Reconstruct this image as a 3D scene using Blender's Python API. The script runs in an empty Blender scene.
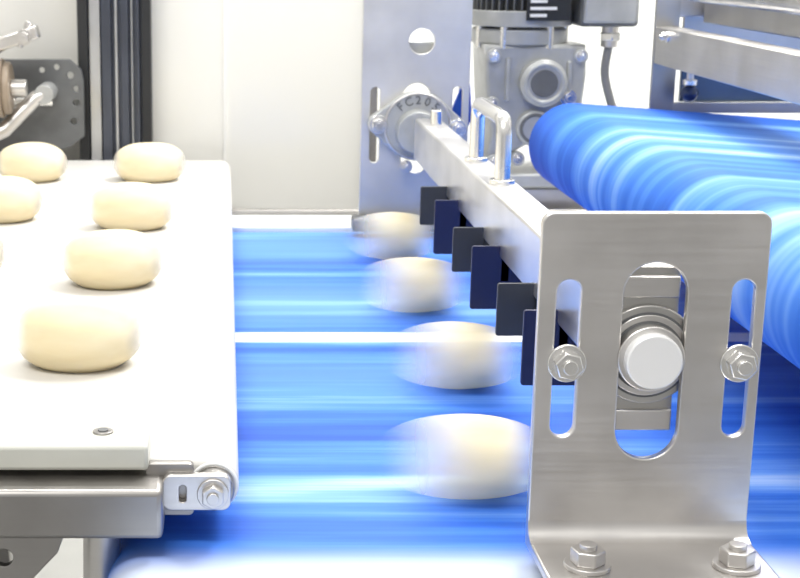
import bpy, bmesh, math, random
from mathutils import Vector, Matrix
random.seed(4)
D=1.30   # height of datum above floor (all group-local z are relative to it)
sc=bpy.context.scene
try:
    sc.view_settings.view_transform='Standard'
    sc.view_settings.look='None'
except Exception: pass

# ---------------- materials ----------------
def newmat(name):
    m=bpy.data.materials.new(name); m.use_nodes=True
    nt=m.node_tree; b=nt.nodes['Principled BSDF']
    return m,nt,b
def simple(name,col,rough=.5,metal=0.,var=.06,scale=30,bump=0.,spec=.5):
    m,nt,b=newmat(name)
    b.inputs['Roughness'].default_value=rough
    b.inputs['Metallic'].default_value=metal
    b.inputs['Specular IOR Level'].default_value=spec
    tc=nt.nodes.new('ShaderNodeTexCoord'); n=nt.nodes.new('ShaderNodeTexNoise')
    n.inputs['Scale'].default_value=scale; n.inputs['Detail'].default_value=4
    nt.links.new(tc.outputs['Object'],n.inputs['Vector'])
    r=nt.nodes.new('ShaderNodeValToRGB')
    r.color_ramp.elements[0].position=.3; r.color_ramp.elements[1].position=.7
    r.color_ramp.elements[0].color=[max(0,c*(1-var)) for c in col]+[1]
    r.color_ramp.elements[1].color=[min(1,c*(1+var)) for c in col]+[1]
    nt.links.new(n.outputs['Fac'],r.inputs['Fac']); nt.links.new(r.outputs['Color'],b.inputs['Base Color'])
    if bump>0:
        bp=nt.nodes.new('ShaderNodeBump'); bp.inputs['Strength'].default_value=bump; bp.inputs['Distance'].default_value=.002
        nt.links.new(n.outputs['Fac'],bp.inputs['Height']); nt.links.new(bp.outputs['Normal'],b.inputs['Normal'])
    return m
def brushed(name,col,rough=.3,stretch=(4,4,150),metal=1.,amp=.07):
    m,nt,b=newmat(name)
    b.inputs['Metallic'].default_value=metal
    tc=nt.nodes.new('ShaderNodeTexCoord'); mp=nt.nodes.new('ShaderNodeMapping'); mp.inputs['Scale'].default_value=stretch
    n=nt.nodes.new('ShaderNodeTexNoise'); n.inputs['Scale'].default_value=3; n.inputs['Detail'].default_value=6
    nt.links.new(tc.outputs['Object'],mp.inputs['Vector']); nt.links.new(mp.outputs['Vector'],n.inputs['Vector'])
    n2=nt.nodes.new('ShaderNodeTexNoise'); n2.inputs['Scale'].default_value=14; n2.inputs['Detail'].default_value=5
    nt.links.new(tc.outputs['Object'],n2.inputs['Vector'])
    mx=nt.nodes.new('ShaderNodeMath'); mx.operation='ADD'
    nt.links.new(n.outputs['Fac'],mx.inputs[0]); nt.links.new(n2.outputs['Fac'],mx.inputs[1])
    mr=nt.nodes.new('ShaderNodeMapRange'); mr.inputs['From Min'].default_value=.7; mr.inputs['From Max'].default_value=1.3
    mr.inputs['To Min'].default_value=rough-amp; mr.inputs['To Max'].default_value=rough+amp*1.3
    nt.links.new(mx.outputs[0],mr.inputs['Value']); nt.links.new(mr.outputs[0],b.inputs['Roughness'])
    r=nt.nodes.new('ShaderNodeValToRGB')
    r.color_ramp.elements[0].position=.35; r.color_ramp.elements[1].position=.65
    r.color_ramp.elements[0].color=[c*.92 for c in col]+[1]; r.color_ramp.elements[1].color=[min(1,c*1.06) for c in col]+[1]
    nt.links.new(n2.outputs['Fac'],r.inputs['Fac']); nt.links.new(r.outputs['Color'],b.inputs['Base Color'])
    return m
def beltmat(name,stops,yscale,stripe=None,rough=.45,off=0.,xs=1.2,detail=5):
    m,nt,b=newmat(name)
    b.inputs['Roughness'].default_value=rough
    b.inputs['Specular IOR Level'].default_value=.2
    tc=nt.nodes.new('ShaderNodeTexCoord'); mp=nt.nodes.new('ShaderNodeMapping')
    mp.inputs['Scale'].default_value=(xs,yscale,xs); mp.inputs['Location'].default_value=(off,off*3,0)
    n=nt.nodes.new('ShaderNodeTexNoise'); n.inputs['Scale'].default_value=1; n.inputs['Detail'].default_value=detail; n.inputs['Roughness'].default_value=.58
    nt.links.new(tc.outputs['Object'],mp.inputs['Vector']); nt.links.new(mp.outputs['Vector'],n.inputs['Vector'])
    r=nt.nodes.new('ShaderNodeValToRGB'); e=r.color_ramp.elements
    e[0].position=stops[0][0]; e[0].color=list(stops[0][1])+[1]
    e[1].position=stops[-1][0]; e[1].color=list(stops[-1][1])+[1]
    for p,c in stops[1:-1]:
        x=e.new(p); x.color=list(c)+[1]
    nt.links.new(n.outputs['Fac'],r.inputs['Fac'])
    out=r.outputs['Color']
    if stripe:
        sx=nt.nodes.new('ShaderNodeSeparateXYZ'); nt.links.new(tc.outputs['Object'],sx.inputs[0])
        for (yc,w,soft,col,amt) in stripe:
            s=nt.nodes.new('ShaderNodeMath'); s.operation='SUBTRACT'; s.inputs[1].default_value=yc
            a=nt.nodes.new('ShaderNodeMath'); a.operation='ABSOLUTE'
            nt.links.new(sx.outputs['Y'],s.inputs[0]); nt.links.new(s.outputs[0],a.inputs[0])
            mr=nt.nodes.new('ShaderNodeMapRange'); mr.interpolation_type='SMOOTHSTEP'
            mr.inputs['From Min'].default_value=w; mr.inputs['From Max'].default_value=w+soft
            mr.inputs['To Min'].default_value=amt; mr.inputs['To Max'].default_value=0
            nt.links.new(a.outputs[0],mr.inputs['Value'])
            mx=nt.nodes.new('ShaderNodeMix'); mx.data_type='RGBA'
            nt.links.new(mr.outputs[0],mx.inputs['Factor']); nt.links.new(out,mx.inputs['A'])
            mx.inputs['B'].default_value=list(col)+[1]; out=mx.outputs['Result']
    nt.links.new(out,b.inputs['Base Color'])
    return m
def doughmat(name,L0,L1,R0,R1,amax,c0=(.70,.60,.41,1),c1=(.82,.76,.60,1)):
    # moving dough: surface thins out towards the trailing / leading ends of its own local x axis
    m,nt,b=newmat(name)
    b.inputs['Roughness'].default_value=.8
    b.inputs['Specular IOR Level'].default_value=.12
    b.inputs['Subsurface Weight'].default_value=.1
    b.inputs['Subsurface Radius'].default_value=(.02,.012,.006)
    tc=nt.nodes.new('ShaderNodeTexCoord'); n=nt.nodes.new('ShaderNodeTexNoise'); n.inputs['Scale'].default_value=22; n.inputs['Detail'].default_value=4
    mp=nt.nodes.new('ShaderNodeMapping'); mp.inputs['Scale'].default_value=(.3,1,1.4)
    nt.links.new(tc.outputs['Object'],mp.inputs['Vector']); nt.links.new(mp.outputs[0],n.inputs['Vector'])
    r=nt.nodes.new('ShaderNodeValToRGB'); r.color_ramp.elements[0].position=.3; r.color_ramp.elements[1].position=.7
    r.color_ramp.elements[0].color=c0; r.color_ramp.elements[1].color=c1
    nt.links.new(n.outputs['Fac'],r.inputs['Fac'])
    sx=nt.nodes.new('ShaderNodeSeparateXYZ'); nt.links.new(tc.outputs['Object'],sx.inputs[0])
    outs=[]
    for a0,a1 in ((L1,L0),(R1,R0)):
        mr=nt.nodes.new('ShaderNodeMapRange'); mr.interpolation_type='SMOOTHSTEP'
        mr.inputs['From Min'].default_value=min(a0,a1); mr.inputs['From Max'].default_value=max(a0,a1)
        rising = a1>a0
        mr.inputs['To Min'].default_value=0 if rising else 1
        mr.inputs['To Max'].default_value=1 if rising else 0
        nt.links.new(sx.outputs['X'],mr.inputs['Value']); outs.append(mr.outputs[0])
    mu=nt.nodes.new('ShaderNodeMath'); mu.operation='MULTIPLY'; nt.links.new(outs[0],mu.inputs[0]); nt.links.new(outs[1],mu.inputs[1])
    mm=nt.nodes.new('ShaderNodeMath'); mm.operation='MULTIPLY'; mm.inputs[1].default_value=amax; nt.links.new(mu.outputs[0],mm.inputs[0])
    nt.links.new(mm.outputs[0],b.inputs['Alpha'])
    mx=nt.nodes.new('ShaderNodeMix'); mx.data_type='RGBA'
    nt.links.new(mu.outputs[0],mx.inputs['Factor']); mx.inputs['A'].default_value=(.94,.94,.93,1)
    nt.links.new(r.outputs['Color'],mx.inputs['B']); nt.links.new(mx.outputs['Result'],b.inputs['Base Color'])
    return m

STEEL=brushed('brushed_stainless',(.68,.66,.64),.36,amp=.08)
STEELB=brushed('bright_stainless',(.84,.83,.81),.24,(60,3,60),amp=.04)
BEAMS=brushed('beam_stainless',(.84,.83,.81),.33,(25,1.2,25),amp=.04)
STEELD=brushed('dull_stainless',(.38,.365,.35),.38)
STEELM=brushed('mid_stainless',(.54,.53,.51),.36,amp=.05)
STEELP=brushed('matte_stainless',(.70,.69,.67),.48,amp=.04,metal=.85)
CHROME=simple('machined_shaft',(.90,.90,.90),.35,.25,.02,20)
CAST=simple('cast_grey_paint',(.44,.45,.45),.42,.35,.08,40,.25)
CASTD=simple('dark_cast',(.15,.155,.16),.5,.4,.1,40,.3)
BLACK=simple('black_plastic',(.015,.016,.018),.45)
NAVY=simple('navy_paddle',(.006,.010,.055),.4,0,.1)
GREYP=simple('charcoal_paddle',(.032,.036,.048),.45,0,.1)
WHITEP=simple('white_plastic',(.84,.85,.84),.4,0,.03,12)
LABEL=simple('label_print',(.75,.75,.75),.5)
DARKPOST=brushed('anodised_dark',(.10,.11,.14),.35,(60,60,2))
GREYPOST=brushed('anodised_grey',(.55,.56,.58),.35,(60,60,2))
TAN=simple('tan_roller',(.30,.24,.18),.45)
CABLE=simple('grey_cable',(.22,.22,.22),.5)
BLUEP=simple('blue_guard_plastic',(.01,.08,.55),.4)
PANEL=simple('glossy_panel',(.88,.87,.82),.14,0,.012,2)
WALLM=simple('wall_paint',(.94,.94,.92),.7,0,.01,3)
FLOORM=simple('epoxy_floor',(.40,.40,.39),.35,0,.06,6)
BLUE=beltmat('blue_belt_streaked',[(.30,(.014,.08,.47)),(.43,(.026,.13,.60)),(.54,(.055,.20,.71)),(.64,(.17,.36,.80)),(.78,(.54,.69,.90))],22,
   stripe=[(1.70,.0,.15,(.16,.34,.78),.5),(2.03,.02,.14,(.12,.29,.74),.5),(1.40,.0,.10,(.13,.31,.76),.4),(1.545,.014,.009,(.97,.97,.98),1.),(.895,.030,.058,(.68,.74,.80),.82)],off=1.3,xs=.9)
BLUE2=beltmat('blue_belt_banded',[(.33,(.016,.09,.46)),(.45,(.032,.155,.60)),(.55,(.075,.24,.71)),(.63,(.20,.40,.80)),(.75,(.52,.68,.88))],13,off=4.1,xs=.6,detail=3.2,rough=.6,  # paler noise streaks along the belt, darker band near the far edge
   stripe=[(2.02,.02,.10,(.012,.09,.50),.9)])
WBELT=beltmat('white_belt',[(.3,(.62,.60,.565)),(.5,(.67,.655,.625)),(.7,(.73,.72,.70))],7,off=2.2,xs=1.5)
DOUGHF=doughmat('dough_fast',.026,-.070,.016,.066,.80,(.72,.61,.36,1),(.84,.76,.52,1))
DOUGHS=doughmat('dough_slow',-.040,-.062,.040,.062,1.,(.68,.57,.36,1),(.80,.72,.53,1))

# ---------------- helpers ----------------
def grp(name):
    o=bpy.data.objects.new(name,None); o.empty_display_size=.1
    o.location=(0,0,D); sc.collection.objects.link(o); return o
def mk(name,bm,mat,parent,smooth=True,bevel=0.,seg=2,ang=35):
    me=bpy.data.meshes.new(name); bm.normal_update(); bm.to_mesh(me); bm.free()
    me.materials.append(mat)
    o=bpy.data.objects.new(name,me); sc.collection.objects.link(o)
    if parent: o.parent=parent
    if smooth:
        for p in me.polygons: p.use_smooth=True
        try: me.set_sharp_from_angle(angle=math.radians(ang))
        except Exception: pass
    if bevel>0:
        b=o.modifiers.new('bevel','BEVEL'); b.width=bevel; b.segments=seg; b.limit_method='ANGLE'; b.angle_limit=math.radians(40)
    return o
def box(name,x0,x1,y0,y1,z0,z1,mat,parent,bevel=.002):
    bm=bmesh.new(); bmesh.ops.create_cube(bm,size=1)
    for v in bm.verts:
        v.co=Vector(((x0+x1)/2+v.co.x*(x1-x0),(y0+y1)/2+v.co.y*(y1-y0),(z0+z1)/2+v.co.z*(z1-z0)))
    return mk(name,bm,mat,parent,bevel=bevel)
def cyl(name,p0,p1,r,mat,parent,seg=48,bevel=.0012,r2=None):
    p0=Vector(p0); p1=Vector(p1); d=p1-p0; bm=bmesh.new()
    bmesh.ops.create_cone(bm,cap_ends=True,segments=seg,radius1=r,radius2=r if r2 is None else r2,depth=d.length)
    M=Matrix.Translation((p0+p1)/2)@d.to_track_quat('Z','Y').to_matrix().to_4x4()
    bm.transform(M)
    return mk(name,bm,mat,parent,bevel=bevel if r>bevel*2 else 0)
def ring(name,c,axis,R,r,mat,parent,seg=48,flat=1.):
    bm=bmesh.new(); q=Vector(axis).to_track_quat('Z','Y').to_matrix().to_4x4()
    vs=[]
    for i in range(seg):
        a=2*math.pi*i/seg; row=[]
        for j in range(10):
            b=2*math.pi*j/10
            row.append(bm.verts.new(((R+r*math.cos(b))*math.cos(a),(R+r*math.cos(b))*math.sin(a),r*flat*math.sin(b))))
        vs.append(row)
    for i in range(seg):
        for j in range(10):
            bm.faces.new((vs[i][j],vs[(i+1)%seg][j],vs[(i+1)%seg][(j+1)%10],vs[i][(j+1)%10]))
    bm.transform(Matrix.Translation(Vector(c))@q)
    return mk(name,bm,mat,parent,ang=80)
def tube(name,pts,r,mat,parent,res=6,closed=False):
    cu=bpy.data.curves.new(name,'CURVE'); cu.dimensions='3D'; cu.bevel_depth=r; cu.bevel_resolution=res; cu.use_fill_caps=True
    s=cu.splines.new('POLY'); s.points.add(len(pts)-1); s.use_cyclic_u=closed
    for p,q in zip(s.points,pts): p.co=(*q,1)
    o=bpy.data.objects.new(name,cu); sc.collection.objects.link(o)
    me=bpy.data.meshes.new_from_object(o.evaluated_get(bpy.context.evaluated_depsgraph_get()))
    bpy.data.objects.remove(o)
    me.materials.clear(); me.materials.append(mat)
    o=bpy.data.objects.new(name,me); sc.collection.objects.link(o); o.parent=parent
    for p in me.polygons: p.use_smooth=True
    return o
def smoothpts(pts,n=8):
    out=[]; P=[Vector(p) for p in pts]; P=[2*P[0]-P[1]]+P+[2*P[-1]-P[-2]]
    for i in range(1,len(P)-2):
        for k in range(n):
            t=k/n; a,b,c,d=P[i-1],P[i],P[i+1],P[i+2]
            out.append(.5*((2*b)+(-a+c)*t+(2*a-5*b+4*c-d)*t*t+(-a+3*b-3*c+d)*t**3))
    out.append(P[-2]); return out
def slot(cx,cz,hw,z0,z1,n=10):
    pts=[]
    for i in range(n+1):
        a=math.pi*i/n; pts.append((cx+hw*math.cos(a),z1-hw+hw*math.sin(a)))
    for i in range(n+1):
        a=math.pi+math.pi*i/n; pts.append((cx+hw*math.cos(a),z0+hw+hw*math.sin(a)))
    return pts
def circ(cx,cz,r,n=28): return [(cx+r*math.cos(2*math.pi*i/n),cz+r*math.sin(2*math.pi*i/n)) for i in range(n)]
def rrect(x0,x1,z0,z1,r,n=6):
    pts=[]
    for cx,cz,a0 in ((x1-r,z1-r,0),(x0+r,z1-r,90),(x0+r,z0+r,180),(x1-r,z0+r,270)):
        for i in range(n+1):
            a=math.radians(a0+90*i/n); pts.append((cx+r*math.cos(a),cz+r*math.sin(a)))
    return pts
def plate(name,outl,holes,y0,y1,mat,parent,bev=.0008):
    """flat plate in the XZ plane between y0 and y1, with holes"""
    cu=bpy.data.curves.new(name,'CURVE'); cu.dimensions='2D'; cu.fill_mode='BOTH'
    cu.extrude=abs(y1-y0)/2-bev; cu.bevel_depth=bev; cu.bevel_resolution=2; cu.offset=-bev
    for L in [outl]+holes:
        s=cu.splines.new('POLY'); s.points.add(len(L)-1); s.use_cyclic_u=True
        for p,q in zip(s.points,L): p.co=(q[0],q[1],0,1)
    o=bpy.data.objects.new(name,cu); sc.collection.objects.link(o)
    me=bpy.data.meshes.new_from_object(o.evaluated_get(bpy.context.evaluated_depsgraph_get()))
    bpy.data.objects.remove(o)
    me.transform(Matrix.Translation((0,(y0+y1)/2,0))@Matrix.Rotation(math.radians(90),4,'X'))
    me.materials.clear(); me.materials.append(mat)
    o=bpy.data.objects.new(name,me); sc.collection.objects.link(o); o.parent=parent
    return o
def hexbolt(name,c,axis,r,h,mat,parent,washer=True,rot=0):
    c=Vector(c); a=Vector(axis).normalized(); base=c
    if washer:
        cyl(name+'_washer',c,c+a*h*.22,r*1.32,mat,parent,bevel=.0005); base=c+a*h*.22
    bm=bmesh.new(); bmesh.ops.create_cone(bm,cap_ends=True,segments=6,radius1=r,radius2=r,depth=h*.7)
    bm.transform(Matrix.Translation(base+a*h*.35)@a.to_track_quat('Z','Y').to_matrix().to_4x4()@Matrix.Rotation(rot,4,'Z'))
    mk(name+'_head',bm,mat,parent,bevel=r*.08)
    cyl(name+'_tip',base+a*h*.69,base+a*h*.95,r*.5,mat,parent,seg=24,bevel=.0004)
def beltloop(name,xa,za,xb,zb,R,y0,y1,mat,parent,bevel=.003):
    """closed belt loop round two rollers (axes along y)"""
    bm=bmesh.new(); a=math.atan2(zb-za,xb-xa); pts=[]
    for i in range(33):
        t=a+math.pi/2+math.pi*i/32; pts.append((xa+R*math.cos(t),za+R*math.sin(t)))
    for i in range(33):
        t=a-math.pi/2+math.pi*i/32; pts.append((xb+R*math.cos(t),zb+R*math.sin(t)))
    A=[bm.verts.new((x,y0,z)) for x,z in pts]; B=[bm.verts.new((x,y1,z)) for x,z in pts]
    n=len(pts)
    for i in range(n): bm.faces.new((A[i],A[(i+1)%n],B[(i+1)%n],B[i]))
    bm.faces.new(A[::-1]); bm.faces.new(B)
    bmesh.ops.recalc_face_normals(bm,faces=bm.faces)
    return mk(name,bm,mat,parent,bevel=bevel)

# ---------------- room ----------------
def room(name,x0,x1,y0,y1,z0,z1,mat): return box(name,x0,x1,y0,y1,z0,z1,mat,None,0)
room('floor',-4,4,-2.5,3.6,-.1,0,FLOORM)
room('wall_back',-4,4,3.5,3.6,0,3.4,WALLM)
room('wall_left',-4.1,-4,-2.5,3.6,0,3.4,WALLM)
room('wall_right',4,4.1,-2.5,3.6,0,3.4,WALLM)

# glossy machine guard panel behind the belts
g=grp('guard_panel')
box('panel_sheet',-1.4,.262,2.60,2.615,-1.0,.75,PANEL,g,.001)
box('panel_edge_trim',.255,.268,2.585,2.63,-1.0,.75,STEELD,g)
box('panel_joint',-.002,.001,2.598,2.601,-1.0,.75,WALLM,g,0)
box('panel_foot_rail',-1.4,.268,2.58,2.64,-1.06,-.98,STEELD,g)
for x in (-1.3,.2): box('panel_leg',x,x+.04,2.59,2.63,-1.3,-1.0,STEELD,g)

# dark extruded column
g=grp('machine_column')
def X(px,d=2.55): return (px-225)*d/1470
y0=2.535
box('column_core',-.245,-.128,y0+.02,y0+.05,-1.3,.75,DARKPOST,g,.001)
for i,(a,b,m,yy) in enumerate([(80,90,BLACK,0),(91,102,GREYPOST,.008),(103,113,DARKPOST,.004),(116,119,GREYPOST,.010),(122,130,DARKPOST,.006),(132,134,GREYPOST,.012),(137,141,DARKPOST,.006),(143,152,BLACK,0)]):
    box('profile_rib_%d'%(i+1),X(a),X(b),y0+yy,y0+.04,-1.3,.75,m,g,.001)

# ---------------- feed conveyor (white) ----------------
g=grp('dough_feed_conveyor')
beltloop('belt',-1.35,-.382,-.008,-.382,.018,1.002,2.49,WBELT,g,.004)
cyl('nose_roller',(-.008,.985,-.382),(-.008,2.5,-.382),.0145,STEELD,g)
box('side_frame_near',-1.35,-.043,.950,1.0,-.404,-.368,STEELD,g,.004)
box('side_frame_far',-1.35,-.043,2.5,2.53,-.44,-.372,STEEL,g,.003)
box('guide_strip',-1.35,-.054,.978,1.040,-.3638,-.345,simple('opal_plastic',(.60,.60,.54),.3,0,.06,15),g,.003)
cyl('strip_screw',(-.088,1.008,-.346),(-.088,1.008,-.3435),.0075,STEELD,g,bevel=.0006)
cyl('strip_screw_core',(-.088,1.008,-.344),(-.088,1.008,-.3428),.0038,CASTD,g,bevel=0)
plate('nose_bracket',rrect(-.044,.004,-.392,-.366,.006),[slot(-.03,0,.0025,-.386,-.373)],.975,.983,STEEL,g)
plate('nose_bracket_back',rrect(-.056,-.022,-.399,-.360,.004),[],.983,.992,STEELD,g)
hexbolt('nose_bolt',(-.0085,.975,-.3795),(0,-1,0),.0085,.010,STEEL,g)
ring('belt_edge_guide',(-.008,.998,-.382),(0,1,0),.0165,.0015,WHITEP,g)
plate('gusset_plate',[(-.30,-.404),(-.112,-.404),(-.118,-.42),(-.15,-.455),(-.20,-.475),(-.30,-.475)],[circ(-.156,-.4235,.0065),circ(-.22,-.43,.006)],.965,.972,STEELD,g)
tube('support_tube',[(-.088,.985,-.402),(-.089,.985,-.45),(-.098,.985,-.60),(-.098,.985,-1.29)],.0135,STEEL,g)
for x in (-.6,-1.2):
    for y in (.975,2.515): box('leg',x,x+.04,y-.012,y+.012,-1.3,-.40,STEEL,g)
box('leg_far',-.13,-.09,2.503,2.527,-1.3,-.42,STEEL,g)
box('under_pan',-1.3,-.10,1.02,2.46,-.43,-.41,STEELD,g)

# ---------------- transfer conveyor (blue) ----------------
g=grp('transfer_conveyor')
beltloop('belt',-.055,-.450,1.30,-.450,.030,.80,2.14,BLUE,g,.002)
box('near_side_frame',-.03,1.27,.775,.798,-.49,-.425,STEEL,g,.003)
box('far_rail',-.08,1.33,2.142,2.25,-.46,-.412,WHITEP,g,.003)
box('far_rail_lip',-.08,1.33,2.235,2.25,-.412,-.404,STEELD,g,.002)
cyl('tail_roller',(-.055,.775,-.45),(-.055,2.2,-.45),.022,STEELD,g)
cyl('drive_roller',(1.30,.775,-.45),(1.30,2.2,-.45),.022,STEELD,g)
for x in (0.05,1.2):
    for y in (.79,2.2): box('leg',x,x+.045,y-.02,y+.02,-1.3,-.45,STEEL,g)
box('cross_member',.06,.10,.79,2.2,-.9,-.86,STEEL,g)

# ---------------- discharge conveyor (upper blue) ----------------
g=grp('discharge_conveyor')
beltloop('belt',.478,-.275,1.60,-.36,.058,.985,2.03,BLUE2,g,.006)
cyl('nose_roller',(.478,.975,-.275),(.478,2.06,-.275),.028,STEELD,g)
box('side_frame_far',.60,1.6,2.05,2.08,-.36,-.30,STEEL,g)
for y in (1.0,2.06): box('leg',1.45,1.49,y-.02,y+.02,-1.3,-.34,STEEL,g)

# ---------------- beam with handle and paddles ----------------
g=grp('paddle_beam')
bx=.2855; bz=-.2727
box('box_beam',bx-.0178,bx+.0178,1.0,2.075,bz-.0288,bz+.0288,BEAMS,g,.003)
hz=bz+.0288
pts=[(bx,1.50,hz-.002),(bx,1.50,hz+.050)]
for i in range(1,7):
    a=math.pi/2*i/6; pts.append((bx,1.50+.016*(1-math.cos(a)),hz+.050+.016*math.sin(a)))
pts+= [(bx,1.644,hz+.066)]
for i in range(1,7):
    a=math.pi/2*i/6; pts.append((bx,1.644+.016*math.sin(a),hz+.050+.016*math.cos(a)))
pts.append((bx,1.66,hz-.002))
tube('handle',pts,.0082,STEELB,g)
for y in (1.50,1.66): cyl('handle_collar',(bx,y,hz-.001),(bx,y,hz+.005),.013,STEELB,g)
for i,y in enumerate((1.145,1.40,1.66)):
    plate('navy_paddle_%d'%(i+1),rrect(.2405,.292,-.352,-.289,.002,2),[],y,y+.004,NAVY,g,.0004)
    plate('charcoal_paddle_%d'%(i+1),rrect(.2365,.292,-.336,-.289,.002,2),[],y+.095,y+.099,GREYP,g,.0004)
    box('paddle_hanger_%d'%(i+1),.2685,.278,y,y+.10,-.325,-.300,BLACK,g,.001)
cyl('end_shaft',(bx,.938,bz),(bx,1.02,bz),.0187,CHROME,g,64,.0012)
cyl('top_pin',(bx+.002,2.0,hz-.001),(bx+.002,2.0,hz+.020),.008,STEELB,g)

# ---------------- near bearing bracket ----------------
g=grp('bearing_bracket')
plate('face_plate',rrect(.2085,.3594,-.4065,-.1732,.008),[slot(.286,0,.0212,-.3438,-.2068,16),slot(.2285,0,.0082,-.328,-.2184),slot(.3445,0,.0078,-.328,-.2184)],.948,.955,STEEL,g,.0012)
box('foot_plate',.2085,.3594,.855,.9545,-.4075,-.4005,STEEL,g,.0015)
# bend radius
bm=bmesh.new(); prof=[]
for i in range(9):
    a=math.pi/2*i/8; prof.append((.936+.012*math.sin(a),-.4005+.012*(1-math.cos(a))))
prof+=[(.9545,-.3885),(.9545,-.4075),(.936,-.4075)]
A=[bm.verts.new((.2087,y,z)) for y,z in prof]; B=[bm.verts.new((.3592,y,z)) for y,z in prof]
for i in range(len(prof)): bm.faces.new((A[i],A[(i+1)%len(prof)],B[(i+1)%len(prof)],B[i]))
bm.faces.new(A[::-1]); bm.faces.new(B); bmesh.ops.recalc_face_normals(bm,faces=bm.faces)
mk('bend',bm,STEEL,g)
box('foot_beam',.2085,.3594,.74,.90,-.418,-.4078,STEELD,g,.001)
box('foot_post',.26,.31,.74,.765,-1.3,-.418,STEELD,g,.001)
for x in (.229,.3445): hexbolt('side_bolt',(x,.948,-.2755),(0,-1,0),.0098,.012,STEELB,g,rot=.3)
for x in (.238,.336): hexbolt('foot_bolt',(x,.898,-.4005),(0,0,1),.0115,.014,STEEL,g,rot=.2)
# bearing block seen through the slot
plate('bearing_block',rrect(.2655,.3065,-.328,-.2125,.003),[],.963,.985,STEELM,g,.001)
for za,zb in ((-.2335,-.2185),(-.327,-.312)): box('block_step',.2665,.3055,.9585,.964,za,zb,STEEL,g,.0012)
cyl('bearing_outer',(bx,.9575,bz),(bx,.985,bz),.0345,STEELM,g,72,bevel=.001)
cyl('seal_gap_outer',(bx,.9568,bz),(bx,.96,bz),.0298,CASTD,g,72,bevel=0)
cyl('bearing_inner',(bx,.9558,bz),(bx,.96,bz),.0282,STEEL,g,72,bevel=.0006)
cyl('seal_gap_inner',(bx,.9552,bz),(bx,.958,bz),.0242,CASTD,g,72,bevel=0)
cyl('locking_collar',(bx,.946,bz),(bx,.958,bz),.0225,STEEL,g,72,bevel=.001)

# ---------------- far support bracket + flange bearing ----------------
g=grp('support_bracket')
ty=2.13
plate('face_plate',rrect(.197,.353,-.404,.08,.006),[circ(.282,-.140,.0185),slot(.217,0,.007,-.315,-.205),slot(.336,0,.007,-.315,-.205),slot(.277,0,.0205,-.33,-.20,16)],ty,ty+.007,STEELP,g,.001)
box('side_return',.346,.353,ty+.004,ty+.06,-.404,.07,STEELM,g,.001)
box('hole_cover',.262,.302,ty+.02,ty+.03,-.170,-.142,CAST,g,.002)
box('base_block',.185,.36,2.095,2.129,-.411,-.392,CASTD,g,.003)
fx,fz=.2855,-.2600
def oval(cx,cz,R,L,r,tilt,n=14):
    pts=[];b=math.acos((R-r)/L)
    for k,(px,pz,rr,a0,a1) in enumerate([(0,0,R,b,math.pi-b),(-L,0,r,math.pi-b,math.pi+b),(0,0,R,math.pi+b,2*math.pi-b),(L,0,r,-b,b)]):
        for i in range(n+1):
            a=a0+(a1-a0)*i/n; x=px+rr*math.cos(a); z=pz+rr*math.sin(a)
            pts.append((cx+x*math.cos(tilt)-z*math.sin(tilt),cz+x*math.sin(tilt)+z*math.cos(tilt)))
    return pts
tilt=math.radians(-3)
plate('flange',oval(.277,fz,.050,.057,.014,tilt),[],2.112,2.129,CAST,g,.002)
cyl('flange_hub',(.277,2.096,fz-.008),(.277,2.113,fz-.008),.030,CAST,g,r2=.033)
ring('flange_rim',(.277,2.112,fz),(0,1,0),.047,.002,STEEL,g)
for s in (-1,1): hexbolt('flange_bolt',(.277+s*.057*math.cos(tilt),2.112,fz+s*.057*math.sin(tilt)),(0,-1,0),.010,.014,STEELB,g)
hexbolt('grease_bolt',(.262,2.112,fz-.058),(0,-1,0),.007,.012,STEEL,g)
for i,ch in enumerate('FC205'):
    fc=bpy.data.curves.new('casting_mark','FONT'); fc.body=ch; fc.size=.017; fc.extrude=.0012; fc.align_x='CENTER'
    fo=bpy.data.objects.new('casting_mark_%d'%(i+1),fc); sc.collection.objects.link(fo); fo.parent=g; fc.materials.append(CASTD)
    a=math.radians(90-(i-2)*21); R=.0320
    fo.location=(.277+R*math.cos(a),2.1115,fz+R*math.sin(a))
    fo.rotation_euler=(math.pi/2,-(a-math.pi/2),0)
plate('blue_edge_guard',oval(.345,-.25,.016,.045,.006,math.radians(82)),[],2.15,2.158,BLUEP,g,.001)

# ---------------- gearmotor ----------------
g=grp('gearmotor')
mx,my=.462,2.34
cyl('motor_body',(mx,my,-.118),(mx,my,.16),.062,BLACK,g)
for i in range(40):
    a=2*math.pi*i/40
    c,s=math.cos(a),math.sin(a); bm=bmesh.new(); bmesh.ops.create_cube(bm,size=1)
    for v in bm.verts: v.co=Vector((v.co.x*.016,v.co.y*.0028,v.co.z*.25))
    bm.transform(Matrix.Translation((mx+.068*c,my+.068*s,.02))@Matrix.Rotation(a,4,'Z')); mk('cooling_fin',bm,CASTD,g,bevel=.0006)
cyl('motor_end_shield',(mx,my,-.128),(mx,my,-.104),.080,CAST,g)
cyl('adapter_flange',(mx,my,-.156),(mx,my,-.132),.074,CAST,g,bevel=.003)
for a in (200,240,300,340):
    r=math.radians(a); cyl('flange_stud',(mx+.070*math.cos(r),my+.070*math.sin(r),-.162),(mx+.070*math.cos(r),my+.070*math.sin(r),-.118),.006,STEELB,g,20)
box('name_plate',.455,.522,2.252,2.258,-.118,-.03,BLACK,g,.002)
for i in range(7): box('label_line',.460,.460+random.choice((.025,.04,.052)),2.2505,2.2525,-.112+i*.0105,-.1075+i*.0105,LABEL,g,0)
hy=2.275   # front face of the gear housing
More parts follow.
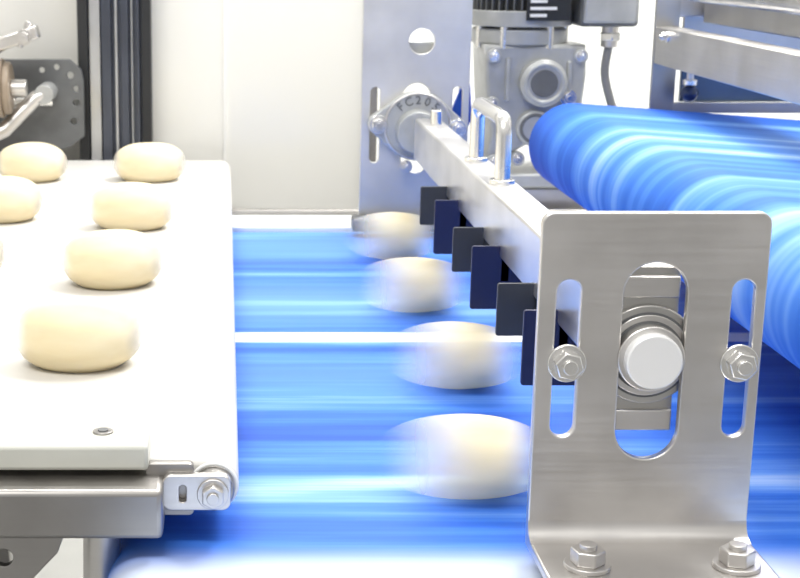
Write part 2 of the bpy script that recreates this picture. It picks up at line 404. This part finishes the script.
plate('gear_housing',[(.398,-.155),(.553,-.155),(.556,-.20),(.552,-.25),(.562,-.29),(.575,-.355),(.515,-.355),(.508,-.325),(.472,-.308),(.440,-.325),(.430,-.355),(.402,-.355),(.412,-.29),(.404,-.24),(.400,-.19)],[],hy,hy+.12,CAST,g,.006)
box('housing_foot',.40,.585,hy-.015,hy+.14,-.375,-.352,CAST,g,.004)
cyl('output_hub',(.487,hy-.022,-.212),(.487,hy+.005,-.212),.036,CAST,g,bevel=.003)
ring('hub_lip',(.487,hy-.022,-.212),(0,1,0),.029,.004,CAST,g)
cyl('hub_recess',(.487,hy-.0235,-.212),(.487,hy-.02,-.212),.021,CASTD,g)
cyl('lower_hub',(.478,hy-.012,-.282),(.478,hy+.005,-.282),.028,CAST,g,bevel=.004)
ring('lower_hub_lip',(.478,hy-.012,-.282),(0,1,0),.021,.0025,CASTD,g)
for x,z in ((.412,-.172),(.545,-.172),(.412,-.245),(.542,-.265),(.418,-.335),(.556,-.335),(.455,-.330)):
    hexbolt('housing_bolt',(x,hy-.004,z),(0,-1,0),.0060,.012,STEELB,g)
    cyl('bolt_boss',(x,hy-.006,z),(x,hy+.01,z),.011,CAST,g)
for x,z0_,z1_ in ((.434,-.24,-.175),(.528,-.25,-.18)): box('housing_rib',x-.003,x+.003,hy-.008,hy+.002,z0_,z1_,CAST,g,.001)
hexbolt('oil_plug',(.528,hy-.004,-.235),(0,-1,0),.010,.014,STEELB,g)
box('terminal_box',.540,.630,2.27,2.36,-.128,-.03,CASTD,g,.006)
box('terminal_lid',.544,.626,2.262,2.272,-.122,-.036,CAST,g,.004)
cyl('cable_gland',(.594,2.30,-.160),(.594,2.30,-.126),.013,STEEL,g,24)
cyl('cable_gland_nut',(.594,2.30,-.150),(.594,2.30,-.138),.017,STEELB,g,6)
tube('cable',smoothpts([(.594,2.30,-.155),(.590,2.30,-.20),(.602,2.30,-.245),(.618,2.31,-.28),(.608,2.32,-.34),(.60,2.33,-.45)]),.0065,CABLE,g)
box('motor_pedestal',.42,.57,hy,hy+.12,-1.3,-.376,STEEL,g,.004)

# ---------------- frame above the discharge belt ----------------
g=grp('upper_guide_frame')
plate('end_plate',rrect(.606,.640,-.268,.02,.004),[circ(.622,-.16,.006)],2.10,2.107,STEELM,g)
box('end_plate_return',.634,.641,2.107,2.16,-.30,.02,STEELD,g)
box('flat_side_bar',.607,.613,1.05,2.099,-.169,-.118,STEEL,g,.0012)
box('top_lip',.613,.64,1.05,2.099,-.124,-.118,STEEL,g,.001)
hexbolt('bar_bolt_far',(.607,2.04,-.128),(-1,0,0),.006,.010,STEELB,g)
tube('guide_rail_tube',[(.655,1.05,-.070),(.655,2.098,-.070)],.013,STEELB,g)
tube('guide_rail_tube_upper',[(.72,1.05,-.045),(.72,2.12,-.045)],.015,STEEL,g)
box('rail_channel',.672,.70,1.05,2.098,-.112,-.055,STEELM,g)
box('cross_bar',.641,1.3,2.11,2.14,-.105,-.055,STEEL,g)
box('rear_panel',.66,1.4,2.14,2.148,-.228,-.178,simple('blue_grey_panel',(.10,.15,.24),.3,.4),g,.001)
box('rear_panel_upper',.66,1.4,2.145,2.153,-.178,-.105,STEEL,g,.001)
box('rear_panel_edge',.641,1.4,2.12,2.14,-.242,-.226,STEELM,g,.001)
cyl('knob_stem',(.648,2.06,-.205),(.648,2.06,-.165),.005,STEEL,g,20)
cyl('knob_collar',(.648,2.06,-.196),(.648,2.06,-.188),.010,STEELB,g,24)
bm=bmesh.new(); bmesh.ops.create_uvsphere(bm,u_segments=24,v_segments=16,radius=.0125); bm.transform(Matrix.Translation((.648,2.06,-.208))); mk('knob_ball',bm,simple('dark_knob',(.05,.07,.14),.15,.6),g)
box('knob_arm',.612,.653,2.05,2.07,-.170,-.160,STEEL,g)
box('tall_post',1.36,1.40,2.16,2.20,-1.3,.05,STEELD,g)

# ---------------- left tensioner mechanism ----------------
g=grp('belt_tensioner')
plate('hinge_plate',[(-.40,-.205),(-.375,-.195),(-.262,-.195),(-.244,-.212),(-.240,-.23),(-.240,-.325),(-.262,-.342),(-.30,-.355),(-.42,-.355)],
   [circ(-.262,-.222,.006),circ(-.253,-.245,.0055),circ(-.253,-.268,.0055),circ(-.285,-.208,.005),circ(-.258,-.300,.0055),circ(-.31,-.213,.005)],2.505,2.515,CASTD,g,.001)
tube('tension_rod',[(-.47,2.40,-.350),(-.365,2.43,-.305),(-.315,2.45,-.255),(-.290,2.455,-.243)],.013,STEEL,g)
tube('tension_rod_lower',[(-.43,2.44,-.30),(-.345,2.46,-.262),(-.29,2.47,-.262)],.008,STEELB,g)
tube('upper_arm',[(-.46,2.40,-.215),(-.40,2.42,-.190),(-.355,2.42,-.160)],.009,STEEL,g)
cyl('pivot_boss',(-.30,2.44,-.248),(-.30,2.505,-.248),.016,CAST,g)
cyl('drive_roller',(-1.0,2.42,-.235),(-.362,2.42,-.235),.048,TAN,g)
cyl('roller_end',(-.363,2.42,-.235),(-.350,2.42,-.235),.043,TAN,g,bevel=.004)
cyl('roller_shaft',(-.350,2.42,-.235),(-.325,2.42,-.235),.014,STEEL,g)
bm=bmesh.new(); bmesh.ops.create_cube(bm,size=1)
for v in bm.verts: v.co=Vector((v.co.x*.13,v.co.y*.03,v.co.z*.022))
bm.transform(Matrix.Translation((-.365,2.42,-.163))@Matrix.Rotation(math.radians(-18),4,'Y')); mk('clamp_arm',bm,STEEL,g,bevel=.003)
cyl('clamp_screw',(-.335,2.42,-.168),(-.318,2.42,-.128),.006,STEEL,g,20)
hexbolt('clamp_bolt',(-.325,2.405,-.152),(0,-1,0),.010,.014,STEEL,g)
box('mount_post',-.46,-.40,2.54,2.58,-1.3,-.19,STEELD,g)
box('mount_arm',-.46,-.40,2.515,2.54,-.30,-.20,STEELD,g)

# ---------------- dough ----------------
def dough(x,y,zb,rx,ry,h,mat,seed,e=.78,clip=.84,eb=.8):
    rnd=random.Random(seed); bm=bmesh.new(); NU,NV=48,24; rows=[]
    ph=[rnd.uniform(0,6.28) for _ in range(4)]
    for j in range(1,NV):
        f=-math.pi/2+math.pi*j/NV; s=math.sin(f)
        if s<-clip-.03: continue
        cr=abs(math.cos(f))**(e if s>0 else e*eb)
        row=[]
        for i in range(NU):
            a=2*math.pi*i/NU; k=1+.022*math.sin(2*a+ph[0])+.014*math.sin(3*a+ph[1])
            row.append(bm.verts.new((rx*cr*math.cos(a)*k,ry*cr*math.sin(a)*k,h*.54*s*(1+.03*math.sin(a+ph[2])*cr+.02*math.sin(2*a+ph[3])*cr))))
        rows.append(row)
    zf=min(v.co.z for v in rows[0])
    for v in rows[0]: v.co.z=zf
    for j in range(len(rows)-1):
        for i in range(NU): bm.faces.new((rows[j][i],rows[j][(i+1)%NU],rows[j+1][(i+1)%NU],rows[j+1][i]))
    bm.faces.new(rows[0][::-1])
    top=bm.verts.new((0,0,h*.54))
    for i in range(NU): bm.faces.new((rows[-1][i],rows[-1][(i+1)%NU],top))
    o=mk('bread_dough_ball',bm,mat,None,ang=180)
    zmin=min(v.co.z for v in o.data.vertices)
    o.location=(x,y,D+zb-zmin+.0003); return o
k=0
for x,y in ((-.128,1.25),(-.122,1.56),(-.1216,1.885),(-.118,2.275),(-.300,2.275),(-.298,1.94),(-.30,1.60),(-.30,1.28)):
    k+=1; dough(x,y,-.364,.056,.047,.057,DOUGHS,k)
for x,y in ((.226,1.955),(.219,1.665),(.223,1.365),(.187,1.08)):
    k+=1; dough(x,y,-.420,.072,.044,.058,DOUGHF,k,.95,.96,1.)

# ---------------- light ----------------
w=bpy.data.worlds.new('World'); sc.world=w; w.use_nodes=True; nt=w.node_tree; bg=nt.nodes['Background']
tc=nt.nodes.new('ShaderNodeTexCoord'); sx=nt.nodes.new('ShaderNodeSeparateXYZ'); r=nt.nodes.new('ShaderNodeValToRGB')
mr=nt.nodes.new('ShaderNodeMapRange'); mr.inputs['From Min'].default_value=-1; mr.inputs['From Max'].default_value=1
nt.links.new(tc.outputs['Generated'],sx.inputs[0]); nt.links.new(sx.outputs['Z'],mr.inputs['Value']); nt.links.new(mr.outputs[0],r.inputs['Fac'])
e=r.color_ramp.elements; e[0].position=.3; e[0].color=(.36,.35,.34,1); e[1].position=1; e[1].color=(1,.99,.96,1)
x=e.new(.5); x.color=(.66,.65,.64,1); x=e.new(.7); x.color=(.96,.95,.93,1)
nt.links.new(r.outputs['Color'],bg.inputs['Color']); bg.inputs['Strength'].default_value=.78
def area(name,loc,tgt,sx_,sy_,en,col=(1,.985,.95)):
    l=bpy.data.lights.new(name,'AREA'); l.shape='RECTANGLE'; l.size=sx_; l.size_y=sy_; l.energy=en; l.color=col
    o=bpy.data.objects.new(name,l); sc.collection.objects.link(o); o.location=loc
    o.rotation_euler=(Vector(tgt)-Vector(loc)).to_track_quat('-Z','Y').to_euler()
area('ceiling_lamp',(1.0,2.0,3.2),(.3,1.6,.9),1.1,.35,58)
area('ceiling_lamp_front',(-.6,.0,3.2),(.1,2.4,1.1),1.4,.4,46)
area('background_fill',(.4,2.9,3.2),(.4,3.5,1.2),3,.3,90)  # unseen fill light, added to brighten the background

# ---------------- camera ----------------
cam=bpy.data.cameras.new('camera'); co=bpy.data.objects.new('camera',cam); sc.collection.objects.link(co)
co.location=(0,0,D); co.rotation_euler=(math.radians(90-13.33),0,0)
cam.sensor_width=36; cam.lens=66.15; cam.shift_x=.21875; cam.clip_start=.05
cam.dof.use_dof=True; cam.dof.focus_distance=1.12; cam.dof.aperture_fstop=20
sc.camera=co
